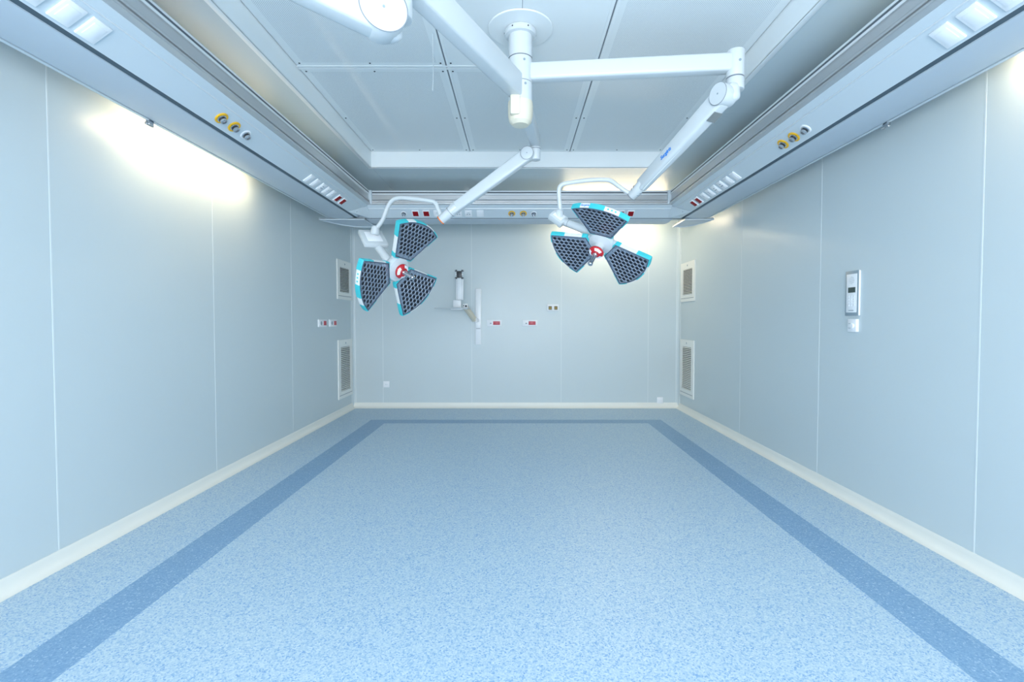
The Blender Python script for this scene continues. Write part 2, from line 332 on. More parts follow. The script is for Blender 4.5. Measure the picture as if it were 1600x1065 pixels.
def beam(run, label):
    o = thing('supply_beam', label, 'medical supply beam', {'L': (-BL, 2, ZC - .3), 'R': (BR, 2, ZC - .3), 'B': (0, BBK, ZC - .3)}[run], 'medical supply beams hung under the ceiling')
    iv = o.matrix_world.inverted(); w = {'L': .268, 'R': .247, 'B': .273}[run]
    b = MB(); sweep(b, FASCIA, run, 'beam'); b.build('fascia', o, 20, inv=iv)
    b = MB(); sweep(b, RAIL, run, 'alu'); er = b.build('equipment_rail', o, 20, inv=iv, label='ribbed bare metal rail along the top')
    for prof in RAIL_LIPS: b = MB(); sweep(b, prof, run, 'lip_and_highlight'); b.build('rail_lip', er, 20, inv=iv)
    b = MB(); sweep(b, [(0.145, 1.3735), (0.1856, 1.3735), (0.1840, 1.3885), (0.145, 1.3885)], run, 'slotshade'); b.build('painted_slot_shade', er, 0, inv=iv)  # dark strip paints the shade of the groove between the rail lips
    b = MB(); sweep(b, [(0.1136, 1.2225), (0.1185, 1.2226), (0.1190, 1.2272), (0.1140, 1.2290)], run, 'lip_and_highlight'); b.build('painted_ridge_highlight', o, 0, inv=iv)  # pale strip paints a highlight along the fascia ridge
    w_ = w; b = MB(); sweep(b, [(-0.027 - w_, 1.1445), (-0.027 - w_, 1.160), (-0.040 - w_, 1.160), (-0.040 - w_, 1.1445)], run, 'gap', cutL=5.419 if run != 'B' else None)  # dark bar paints the shade between housing and rear lip
    if run != 'B': b.build('painted_groove_shade', o, 0, inv=iv)
    b = MB(); sweep(b, GROOVE, run, 'gap'); b.build('painted_groove_shade', o, 0, inv=iv)
    b = MB()
    if run == 'B':
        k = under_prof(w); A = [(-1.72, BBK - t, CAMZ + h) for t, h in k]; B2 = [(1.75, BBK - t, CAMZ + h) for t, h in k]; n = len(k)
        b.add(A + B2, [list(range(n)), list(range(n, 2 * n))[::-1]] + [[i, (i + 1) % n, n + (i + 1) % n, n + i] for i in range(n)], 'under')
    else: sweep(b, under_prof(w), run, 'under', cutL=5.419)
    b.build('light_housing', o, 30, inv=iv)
    b = MB()
    if run == 'B': b.box((0.015, BBK + w + .042, CAMZ + 1.155), (3.47, .011, .030), 'beam', bev=.002)
    else: sweep(b, LIP(w), run, 'beam', cutL=5.419)
    b.build('rear_lip', o, 0, inv=iv)
    # ceiling brackets hidden behind the rail carry the beam
    b = MB()
    for q in ((0.0, 1.5) if run == 'B' else (0.2, 1.9, 4.9)):
        if run == 'B': b.box((-1.5 + q * .6, BBK + .345, CAMZ + 1.345), (.06, .04, .38), 'alu')
        else: b.box(((-BL - .03) if run == 'L' else BR + .03, q, CAMZ + 1.395), (.05, .06, .28), 'alu')
    b.build('ceiling_bracket', o, 0, inv=iv)
    return o
beamL = beam('L', 'pale supply beam along the left wall, with white outlets and yellow gas ports')
beamB = beam('B', 'short pale supply beam across the back of the room, behind both surgical lamps')
beamR = beam('R', 'pale supply beam along the right wall, running to the far corner')
def fascia_frame(run, s, t=0.0545):
    """frame on the sloping fascia: x along the beam, y up the slope, z outwards; s = position along the beam"""
    k = (1.2493 - 1.1459) / .1485; ang = math.atan(k); z = CAMZ + 1.1459 + k * t
    if run == 'L': o, x, up = Vector((-(BL - t), s, z)), Vector((0, 1, 0)), Vector((math.cos(ang), 0, math.sin(ang)))
    elif run == 'R': o, x, up = Vector((BR - t, s, z)), Vector((0, -1, 0)), Vector((-math.cos(ang), 0, math.sin(ang)))
    else: o, x, up = Vector((s, BBK - t, z)), Vector((1, 0, 0)), Vector((0, -math.cos(ang), math.sin(ang)))
    n = x.cross(up)
    return Matrix(((x.x, up.x, n.x, o.x), (x.y, up.y, n.y, o.y), (x.z, up.z, n.z, o.z), (0, 0, 0, 1)))
def place(o, beam_, T): o.matrix_world = T; bpy.context.view_layer.update(); o.parent = beam_; o.matrix_parent_inverse = beam_.matrix_world.inverted()
def plate_mesh(m, w, h, kind):
    b = MB(); b.box((0, 0, 0.004), (w, h, 0.010), 'plate', bev=0.0025)
    return b
def face_part(kind, parent, w, h):
    b = MB()
    if kind == 'blank': b.box((0, 0, .0095), (w * .66, h * .66, .004), 'plate', bev=.0015)
    elif kind == 'red': b.box((0, 0, .0100), (w * .76, h * .72, .006), 'red', bev=.0015); [b.cyl((sx * .009, 0, .0128), (sx * .009, 0, .0134), .0028, m='gap', seg=10) for sx in (-1, 1)]
    elif kind == 'socket':
        b.box((0, 0, .0095), (w * .70, h * .70, .004), 'plate', bev=.0015); b.lathe([(.022, .0118), (.0205, .0125), (.019, .0118)], 'plate', seg=20)
        [b.cyl((sx * .009, .0, .0112), (sx * .009, .0, .0122), .003, m='grey', seg=10) for sx in (-1, 1)]; b.box((0, 0.016, .0116), (.012, .005, .0016), 'grey')
    elif kind == 'data':
        b.box((0, 0, .0095), (w * .7, h * .7, .004), 'plate', bev=.0015); [b.box((sx * .012, -.006, .0117), (.015, .012, .001), 'grey') for sx in (-1, 1)]; b.box((0, .016, .0117), (.03, .006, .0008), 'grey')
    p = b.build({'blank': 'cover_insert', 'red': 'red_insert', 'socket': 'socket_insert', 'data': 'data_insert'}[kind], parent)
    return p
PROTO = {}
def outlet(kind, beam_, T, w=.078, h=.090):
    key = (kind, w)
    if key not in PROTO:
        o = plate_mesh('plate', w, h, kind).build({'blank': 'blank_outlet', 'red': 'red_outlet', 'socket': 'power_outlet', 'data': 'data_outlet'}[kind])
        if kind == 'red': o['label'] = 'white plate with a dark red socket'
        face_part(kind, o, w, h); PROTO[key] = o
    else: o = copy_tree(PROTO[key])
    place(o, beam_, T)
def gas(kind, beam_, T):
    if kind not in PROTO:
        b = MB()
        if kind == 'yellow':
            b.lathe([(.0, 0), (.046, 0), (.046, .006), (.043, .008), (.027, .008), (.026, .0095), (0, .0095)], 'yellow')
            [b.cyl((sx * .034, 0, .007), (sx * .034, 0, .009), .0035, m='screw', seg=8) for sx in (-1, 1)]
        else:
            b.lathe([(0, 0), (.041, 0), (.041, .004), (.038, .006), (0, .006)], 'plate'); [b.cyl((q, .026, .005), (q, .026, .0068), .004, m='dark', seg=8) for q in (-.008, .008)]
            b.box((0, 0, .007), (.058, .012, .003), 'dark')
        bmesh.ops.scale(b.bm, vec=(.84, .84, .9), verts=b.bm.verts); o = b.build('yellow_gas_port' if kind == 'yellow' else 'white_gas_port', label='yellow ring' if kind == 'yellow' else 'white ring'); c = MB()
        c.lathe([(.024, .004), (.025, .012), (.021, .016), (.016, .018), (.016, .030), (.018, .032), (.018, .046), (.015, .049), (.011, .049), (.010, .034), (0, .034)], 'steel' if kind == 'yellow' else 'steel', seg=24)
        c.lathe([(.0175, .020), (.0195, .022), (.0195, .028), (.0175, .030)], 'dark', seg=20)
        bmesh.ops.scale(c.bm, vec=(1.05, 1.05, .66), verts=c.bm.verts); c.build('connector', o, label='steel connector'); PROTO[kind] = o
    else: o = copy_tree(PROTO[kind])
    place(o, beam_, T)
for s in (1.786, 1.894, 2.010): outlet('blank', beamL, fascia_frame('L', s - (0.019 if s < 1.833 else 0)), .087, .102)
for s in (1.814, 1.918, 2.042): outlet('blank', beamR, fascia_frame('R', s - (0.019 if s < 1.833 else 0)), .087, .102)
for s, k in ((2.867, 'yellow'), (2.994, 'yellow'), (3.119, 'white')): gas(k, beamL, fascia_frame('L', s))
for s, k in ((3.285, 'yellow'), (3.158, 'yellow'), (3.031, 'white')): gas(k, beamR, fascia_frame('R', s))
for s, k in ((4.07, 'blank'), (4.195, 'blank'), (4.323, 'data'), (4.439, 'socket'), (4.559, 'socket'), (4.712, 'red'), (4.837, 'red')): outlet(k, beamL, fascia_frame('L', s, .050))
for s, k in ((4.003, 'blank'), (4.127, 'blank'), (4.258, 'data'), (4.388, 'data'), (4.516, 'socket'), (4.645, 'socket'), (4.797, 'red'), (4.924, 'red')): outlet(k, beamR, fascia_frame('R', s, .053))
for s, k in ((-1.127, 'red'), (-1.008, 'red'), (-0.887, 'socket'), (-0.761, 'socket'), (-0.652, 'data'), (-0.54, 'data'), (-0.409, 'blank'), (1.151, 'red'), (1.261, 'red')): outlet(k, beamB, fascia_frame('B', s, .059))
for s, k in ((-1.259, 'white'), (-0.059, 'yellow'), (0.069, 'yellow'), (0.185, 'white')): gas(k, beamB, fascia_frame('B', s, .056))
# triangular corner covers and the flat corner plates under them
def corner_cover(side):
    sx = -1 if side == 'L' else 1; BX = BL if side == 'L' else BR
    k = (1.2493 - 1.1459) / .1485
    ap = Vector((sx * (BX - .150), BBK - .150, CAMZ + 1.2446))
    lo = Vector((sx * BX, BBK - .335, CAMZ + 1.145)); lo2 = Vector((sx * (BX - .14), BBK, CAMZ + 1.145))
    n = Vector((-sx, -1, -1.4)).normalized() * .004
    b = MB(); pts = [ap, lo, lo2]
    top = [p + n for p in pts]; base = [p + Vector((sx * .02, .02, .012)) for p in pts]
    b.add(top + base, [[0, 1, 2], [5, 4, 3], [0, 1, 4, 3], [1, 2, 5, 4], [2, 0, 3, 5]], 'beam')
    par = beamL if side == 'L' else beamR; iv = par.matrix_world.inverted()
    o = b.build('corner_cover', par, 0, bevel=.002, inv=iv)
    s_ = MB(); c = lo.lerp(ap, .28).lerp(lo2, .18) + n; s_.cyl(c, c + n * .5, .0055, m='grey', seg=10)
    s_.build('screw', o, inv=iv)
    # plate: straight near edge, bowed far edge
    xi = sx * (BX + .028) if side == 'R' else sx * (BX - .085); xo = -2.205 if side == 'L' else 2.195
    n_ = 24; out = [(xi, 5.424), (xo, 5.424)]
    for i in range(n_ + 1):
        q = i / n_; out.append((xo + (xi - xo) * q, 5.442 + .43 * math.sin(PI / 2 * min(1, q * 1.55)) ** .8 if q < .645 else 5.872 - .028 * (q - .645)))
    b = MB(); b.prism(out, CAMZ + 1.126, CAMZ + 1.139, 'under'); b.build('corner_plate', par, 30, bevel=.003, inv=iv)
    b = MB(); m = len(out); ctr = Vector((sum(p[0] for p in out) / m, sum(p[1] for p in out) / m))
    v = []
    for p in out:
        d = (ctr - Vector(p)).normalized() * .010
        v += [(p[0], p[1], CAMZ + 1.117), (p[0], p[1], CAMZ + 1.138), (p[0] + d.x, p[1] + d.y, CAMZ + 1.138), (p[0] + d.x, p[1] + d.y, CAMZ + 1.117)]
    b.add(v, [[i * 4 + e, i * 4 + (e + 1) % 4, ((i + 1) % m) * 4 + (e + 1) % 4, ((i + 1) % m) * 4 + e] for i in range(m) for e in range(4)], 'beam')
    b.build('plate_rim', par, 30, inv=iv)
corner_cover('L'); corner_cover('R')
# rail corner posts
for sx, BX, par in ((-1, BL, beamL), (1, BR, beamR)):
    b = MB(); b.box((sx * (BX - .193), BBK - .193, CAMZ + 1.329), (.042, .042, .148), 'beam', bev=.005); b.build('rail_end_post', par, inv=par.matrix_world.inverted())
# warm strip lights behind the beams, held by arms fixed to the wall
def strip(beam_, p0, p1, n, m='tube'):
    iv = beam_.matrix_world.inverted()
    p0, p1, n = Vector(p0), Vector(p1), Vector(n); d = (p1 - p0).normalized()
    o = MB(); o.cyl(p0, p1, .013, m=m, seg=12); t = o.build('light_tube', beam_, inv=iv, label='lit warm light tube behind the beam')
    e = MB(); c = (p0 + p1) / 2 + Vector((0, 0, .034)); L = (p1 - p0).length + .06; e.box(c, (.09 if abs(d.y) > .5 else L, L if abs(d.y) > .5 else .09, .008), 'alu'); e.build('added_uplight_shield', t, inv=iv)  # unseen plate added above the tube to hold back its glow on the ceiling
    for p, s in ((p0, -1), (p1, 1)):
        e = MB(); e.cyl(p + d * s * .001, p + d * s * .03, .0145, m='plate', seg=12); q = p + d * s * .02; r = q + n
        e.box((q + r) / 2 + Vector((0, 0, .022)), (max(.02, abs(n.x)), max(.02, abs(n.y)), max(.07, abs(n.z))), 'plate'); e.build('tube_holder', t, inv=iv)
strip(beamL, (-2.137, 2.86, CAMZ + 1.190), (-2.137, 4.22, CAMZ + 1.190), (.032, 0, 0))
strip(beamB, (0.62, 6.47, CAMZ + 1.312), (1.98, 6.47, CAMZ + 1.312), (0, 0, .21), 'tubeback')
strip(beamR, (2.182, 0.95, CAMZ + 1.192), (2.182, 2.22, CAMZ + 1.192), (-.040, 0, 0))
# little metal clamps under the beam edges
for par, p in ((beamL, Vector((-2.100, 2.80, CAMZ + 1.1395))), (beamR, Vector((2.136, 2.83, CAMZ + 1.1395)))):
    iv = par.matrix_world.inverted(); b = MB(); b.box(p + Vector((0, 0, -.012)), (.022, .034, .028), 'steel', bev=.003); c = b.build('cable_clamp', par, inv=iv, label='small bright metal clamp')
    b = MB(); b.cyl(p + Vector((-.004, -.026, -.022)), p + Vector((-.004, .026, -.022)), .009, m='steel', seg=14, rnd=.002); b.build('clamp_screw', c, inv=iv)
# thin cord hanging out of the canopy
b = MB(); b.tube([(-.497, 2.90, ZR), (-.498, 2.90, ZR - .10), (-.494, 2.898, ZR - .2), (-.500, 2.90, ZR - .335)], .0026, 'white', 8, 6)
tag(b.build('hanging_cord', smooth=60), 'thin white cord dangling from the joint between the canopy panels', 'cord')

# ------------------------------------------------------------------ ceiling mount with three swivel arms
PX, PYY = 0.019, 2.85
mount = thing('lamp_ceiling_mount', 'white three armed ceiling column in the canopy that carries both surgical lamps', 'ceiling mount', (PX, PYY, ZR))
iv = mount.matrix_world.inverted()
b = MB(); b.lathe([(0, 0), (.187, 0), (.187, -.004), (.183, -.007), (.08, -.010), (0, -.010)], 'panel', Matrix.Translation((PX, PYY, ZR - .003)), 64); b.build('ceiling_flange', mount, inv=iv)
T = Matrix.Translation((PX, PYY, 0)); zz = lambda h: CAMZ + h
b = MB(); b.lathe([(.069, zz(1.672)), (.088, zz(1.672)), (.092, zz(1.665)), (.092, zz(1.648)), (.086, zz(1.640)), (.069, zz(1.636))], 'white', T, 40)
for a in range(6): b.cyl((PX + .091 * math.cos(a + .2), PYY + .091 * math.sin(a + .2), zz(1.656)), (PX + .094 * math.cos(a + .2), PYY + .094 * math.sin(a + .2), zz(1.656)), .004, m='screw', seg=8)
b.build('collar', mount, inv=iv)
b = MB(); b.lathe([(0, zz(1.68)), (.069, zz(1.68)), (.069, zz(1.512))], 'white', T, 40); b.lathe([(.066, zz(1.514)), (.066, zz(1.504))], 'line', T, 40)
b.lathe([(.064, zz(1.508)), (.069, zz(1.506)), (.069, zz(1.372)), (.064, zz(1.370))], 'white', T, 40); b.lathe([(.066, zz(1.374)), (.066, zz(1.364))], 'line', T, 40)
b.lathe([(.064, zz(1.368)), (.069, zz(1.366)), (.069, zz(1.255)), (0, zz(1.255))], 'white', T, 40)
for z_, a in ((1.478, -1.25), (1.345, -1.15)): d = Vector((math.cos(a), math.sin(a), 0)); p = Vector((PX, PYY, zz(z_))) + d * .068; b.cyl(p, p + d * .003, .007, m='bezel', seg=12)
b.build('column', mount, inv=iv)
# cream end cap with a notch in front
b = MB(); b.lathe([(0, zz(1.262)), (.0715, zz(1.262)), (.0735, zz(1.24)), (.072, zz(1.185)), (.064, zz(1.150)), (.046, zz(1.132)), (.0, zz(1.128))], 'cream', T, 36)
b.box((PX - .030, PYY - .055, zz(1.225)), (.058, .05, .115), 'cream', bev=.012)
b.build('end_cap', mount, inv=iv, label='cream plastic cap')
def bar_frame(p0, p1):
    x = (Vector(p1) - Vector(p0)).normalized(); y = Vector((0, 0, 1)).cross(x).normalized(); z = x.cross(y)
    o = (Vector(p0) + Vector(p1)) / 2
    return Matrix(((x.x, y.x, z.x, o.x), (x.y, y.y, z.y, o.y), (x.z, y.z, z.z, o.z), (0, 0, 0, 1))), (Vector(p1) - Vector(p0)).length
def bar(b, p0, p1, w, h, m='white', bev=.012, w1=None, h1=None):
    Tb, L = bar_frame(p0, p1); w1 = w1 or w; h1 = h1 or h; t = bmesh.new(); bmesh.ops.create_cube(t, size=1.0)
    for v in t.verts:
        q = v.co.x + .5; v.co = Vector((v.co.x * L, v.co.y * (w + (w1 - w) * q), v.co.z * (h + (h1 - h) * q)))
    bmesh.ops.bevel(t, geom=[e for e in t.edges], offset=bev, segments=3, affect='EDGES', profile=0.5)
    b.merge(t, m, Tb)
# --- arm to the right, its elbow, spring arm
zA = zz(1.432); e2 = atz(1149, 99, zA)
b = MB(); bar(b, (PX + .05, PYY, zA), (e2.x, e2.y, zA), .075, .098, bev=.016); b.build('horizontal_arm', mount, inv=iv)
b = MB(); b.cyl(e2 - Vector((0, 0, .080)), e2 + Vector((0, 0, .068)), .049, m='white', rnd=.008); b.cyl(e2 - Vector((0, 0, .088)), e2 - Vector((0, 0, .078)), .045, m='line')
c = e2 + Vector((.0, -.049, 0)); b.cyl(c + Vector((.004, .002, -.005)), c + Vector((.004, -.003, -.005)), .007, m='bezel', seg=12); b.build('end_post', mount, inv=iv)
s0 = at(1131, 149, e2.y - .005); s1 = at(1001, 291, 3.36)
d = (s1 - s0).normalized(); side = Vector((0, 0, 1)).cross(d).normalized()
if side.y > 0: side = -side                      # towards the viewer
b = MB(); b.cyl(e2 - Vector((0, 0, .15)), e2 - Vector((0, 0, .086)), .048, m='white', rnd=.004); bar(b, s0 - d * .02, e2 - Vector((0, 0, .165)) + Vector((.012, 0, .0)), .086, .105, bev=.03); b.build('elbow', mount, inv=iv)
b = MB(); bar(b, s0 + d * .01, s1, .078, .118, bev=.018, w1=.066, h1=.086)
b.cyl(s0 - side * .045, s0 + side * .048, .060, m='white', rnd=.005); b.cyl(s0 + side * .047, s0 + side * .0495, .058, m='white'); b.lathe([(.0585, 0), (.061, 0), (.061, .001), (.0585, .001)], 'line', Matrix.Translation(s0 + side * .0478) @ side.to_track_quat('Z', 'Y').to_matrix().to_4x4(), 36)
b.cyl(s0 + side * .049, s0 + side * .051, .005, m='bezel', seg=10)
sp2 = b.build('spring_arm', mount, inv=iv)
dn = d.cross(side); dn = dn if dn.z < 0 else -dn
Ts, L2 = bar_frame(s0, s1)
b = MB(); q = s0 + d * .10 + dn * .060; bx = Matrix(((d.x, side.x, dn.x, q.x), (d.y, side.y, dn.y, q.y), (d.z, side.z, dn.z, q.z), (0, 0, 0, 1))); b.box((0, 0, 0), (.065, .062, .004), 'brownlabel', bx); b.build('rating_label', sp2, inv=iv, label='small dark grey label')
b = MB(); q0 = s0 + d * .17 + dn * .050; b.cyl(q0 + side * .012, s1 - d * .02 + dn * .045 + side * .010, .0035, m='panel', seg=8); b.build('seam_line', sp2, inv=iv)
lp = s0 + d * (L2 * .60); tx = -d; ty = -dn; tz = side; hgt = .0382
q = lp + side * (.0365) - dn * .0; Tt = Matrix(((tx.x, ty.x, tz.x, q.x), (tx.y, ty.y, tz.y, q.y), (tx.z, ty.z, tz.z, q.z), (0, 0, 0, 1)))
text_part('logo', 'Surgiris', .033, iv @ Tt, 'blue', sp2, .0012, .25)['label'] = 'blue lettering'
j2 = at(988, 305, 3.41)
b = MB(); b.cyl(s1 - d * .03, j2 + (j2 - s1).normalized() * .012, .038, .034, m='white', rnd=.006); ax = (j2 - s1).normalized()
for q, r in ((.35, .0395), (.62, .0378)): b.cyl(s1.lerp(j2, q), s1.lerp(j2, q) + ax * .003, r, m='line', seg=24)
b.cyl(j2 + ax * .008, j2 + ax * .013, .0345, m='line', seg=24); b.build('swivel_joint', mount, inv=iv)
# --- arm towards the camera on the left, with the spring arm that leaves the picture
zB = zz(1.342); pe = Vector((-.455, 1.875, zB))
b = MB(); bar(b, (PX - .02, PYY - .03, zB), pe, .085, .135, bev=.016); b.build('horizontal_arm', mount, inv=iv)
b = MB(); b.cyl((pe.x, pe.y, zz(1.142)), (pe.x, pe.y, zz(1.42)), .056, m='white', rnd=.006); b.build('end_post', mount, inv=iv)
g0 = at(595, 22, 1.80); gd = Vector((-.84, -.44, .20)).normalized(); gs = Vector((0, 0, 1)).cross(gd).normalized(); gs = gs if gs.y < 0 else -gs
g1 = g0 + gd * .95
b = MB(); bar(b, g0 + gd * .0, g1, .095, .17, bev=.02); b.cyl(g0 - gs * .046, g0 + gs * .050, .087, m='white', rnd=.005); b.lathe([(.0845, 0), (.0875, 0), (.0875, .0012), (.0845, .0012)], 'line', Matrix.Translation(g0 + gs * .0495) @ gs.to_track_quat('Z', 'Y').to_matrix().to_4x4(), 48)
b.cyl(g0 + gs * .049, g0 + gs * .052, .005, m='bezel', seg=10)
bar(b, g0 - gd * .0, Vector((pe.x, pe.y, g0.z)), .085, .15, bev=.03)
b.build('spring_arm', mount, inv=iv)
# --- arm towards the back, elbow and spring arm of the left lamp
zD = zz(1.312); e3 = Vector((.135, 3.60, zD))
b = MB(); bar(b, (PX + .01, PYY + .03, zD), e3, .075, .085, bev=.014); b.build('horizontal_arm', mount, inv=iv)
b = MB(); b.cyl(e3 - Vector((0, 0, .135)), e3 + Vector((0, 0, .05)), .037, m='white', rnd=.006); b.cyl(e3 - Vector((0, 0, .056)), e3 - Vector((0, 0, .052)), .038, m='line'); b.build('end_post', mount, inv=iv)
t0 = at(825, 241, 3.58); t1 = at(706, 329, 3.73); d3 = (t1 - t0).normalized(); s3 = Vector((0, 0, 1)).cross(d3).normalized(); s3 = s3 if s3.y < 0 else -s3
b = MB(); bar(b, t0, t1 - d3 * .0, .06, .098, bev=.014, h1=.078); bar(b, t0, Vector((e3.x, e3.y, e3.z - .085)), .05, .075, bev=.015)
b.cyl(t0 - s3 * .035, t0 + s3 * .038, .048, m='white', rnd=.004); b.lathe([(.046, 0), (.0485, 0), (.0485, .001), (.046, .001)], 'line', Matrix.Translation(t0 + s3 * .0378) @ s3.to_track_quat('Z', 'Y').to_matrix().to_4x4(), 36); b.cyl(t0 + s3 * .037, t0 + s3 * .039, .004, m='bezel', seg=10)
sp3 = b.build('spring_arm', mount, inv=iv)
j3 = at(692, 341, 3.745); ax3 = (j3 - t1).normalized()
b = MB(); b.cyl(t1 - ax3 * .05, j3 + ax3 * .02, .041, .036, m='white', rnd=.005); b.cyl(t1 + ax3 * .015, t1 + ax3 * .018, .0425, m='line', seg=24); sj = b.build('swivel_joint', mount, inv=iv)
b = MB(); b.cyl(j3 + ax3 * .018, j3 + ax3 * .026, .037, m='orange', seg=24); b.build('end_ring', sj, inv=iv, label='orange ring')

# ------------------------------------------------------------------ surgical lamp heads
RI, AI, RO, AO, TILT = 0.110, 0.765, 0.357, 0.550, math.atan(.048 / .25)
def outline():
    i0 = Vector((RI * math.cos(AI), -RI * math.sin(AI))); i1 = Vector((i0.x, -i0.y)); o0 = Vector((RO * math.cos(AO), -RO * math.sin(AO))); o1 = Vector((o0.x, -o0.y))
    P = []
    def seg(a, b_, n): P.extend([a.lerp(b_, k / n) for k in range(n)])
    seg(i0, o0, 16)
    P.extend([Vector((RO * math.cos(-AO + 2 * AO * k / 24), RO * math.sin(-AO + 2 * AO * k / 24))) for k in range(24)])
    seg(o1, i1, 16); seg(i1, i0, 8)
    return P                     # indices: 0-16 side, 16-40 arc, 40-56 side, 56-64 inner edge
OUT = outline(); NP_ = len(OUT)
def offs(k, d):
    k %= NP_; p, q = OUT[(k - 1) % NP_], OUT[(k + 1) % NP_]; t = (q - p).normalized(); n = Vector((t.y, -t.x)); return OUT[k] + n * d
def ring_strip(b, ks, d0, d1, z0, z1, m):
    n = len(ks); A = []
    for k in ks:
        a, c = offs(k, d0), offs(k, d1); A += [(a.x, a.y, z0), (c.x, c.y, z0), (c.x, c.y, z1 - .003), (c.x - (c.x - a.x) * .3, c.y - (c.y - a.y) * .3, z1), (a.x, a.y, z1)]
    fs = []
    for i in range(n - 1):
        for e in range(5): fs.append([i * 5 + e, i * 5 + (e + 1) % 5, (i + 1) * 5 + (e + 1) % 5, (i + 1) * 5 + e])
    fs += [[0, 1, 2, 3, 4], [(n - 1) * 5 + e for e in (4, 3, 2, 1, 0)]]
    b.add(A, fs, m)
def inside(p, inset):
    for k in range(NP_):
        a, c = OUT[k], OUT[(k + 1) % NP_]; t = (c - a).normalized(); n = Vector((t.y, -t.x))
        if (p - a).dot(n) > -inset: return False
    return True
PM = {}
def petal_meshes():
    b = MB()
    pr = [offs(k, .004) for k in range(NP_)]; pr2 = [offs(k, -.045) for k in range(NP_)]
    v = [(p.x, p.y, -.002) for p in pr] + [(p.x, p.y, -.024) for p in pr] + [(p.x, p.y, -.046) for p in pr2]; n = NP_
    b.add(v, [list(range(n)), list(range(2 * n, 3 * n))[::-1]] + [[r * n + i, r * n + (i + 1) % n, (r + 1) * n + (i + 1) % n, (r + 1) * n + i] for r in (0, 1) for i in range(n)], 'lampwhite'); PM['shell'] = b
    b = MB(); base = [offs(k, -.001) for k in range(NP_)]
    b.prism([(p.x, p.y) for p in base], -.003, .0005, 'lens')
    pitch = .0335; cells = []
    for r in range(14):
        for c in range(-8, 9):
            p = Vector((RI * .72 + .0150 + r * pitch * .866, (c + (.5 if r % 2 else 0)) * pitch))
            if inside(p, .0150): cells.append(p)
    for p in cells:
        T_ = Matrix.Translation((p.x, p.y, 0))
        b.lathe([(.0182, .0008), (.0176, .0036), (.0166, .0036)], 'lens', T_, 6); b.lathe([(.0166, .0036), (.0138, .0014)], 'cupedge', T_, 6); b.lathe([(.0138, .0014), (0, .0010)], 'cup', T_, 6)
    ring_strip(b, list(range(NP_ + 1)), -.008, .0005, -.001, .0065, 'lensframe')
    PM['lens'] = b
    teal = [list(range(10, 21)), list(range(26, 33)), list(range(36, 47)), list(range(54, 60)), list(range(61, 67))]
    PM['teal'] = []
    for ks in teal:
        b = MB(); ring_strip(b, ks, -.001, .0075, -.031, .0045, 'teal'); PM['teal'].append(b)
    b = MB(); ring_strip(b, list(range(NP_ + 1)), .0, .006, -.028, .0035, 'lampwhite'); PM['rim'] = b
petal_meshes()
LP = {}
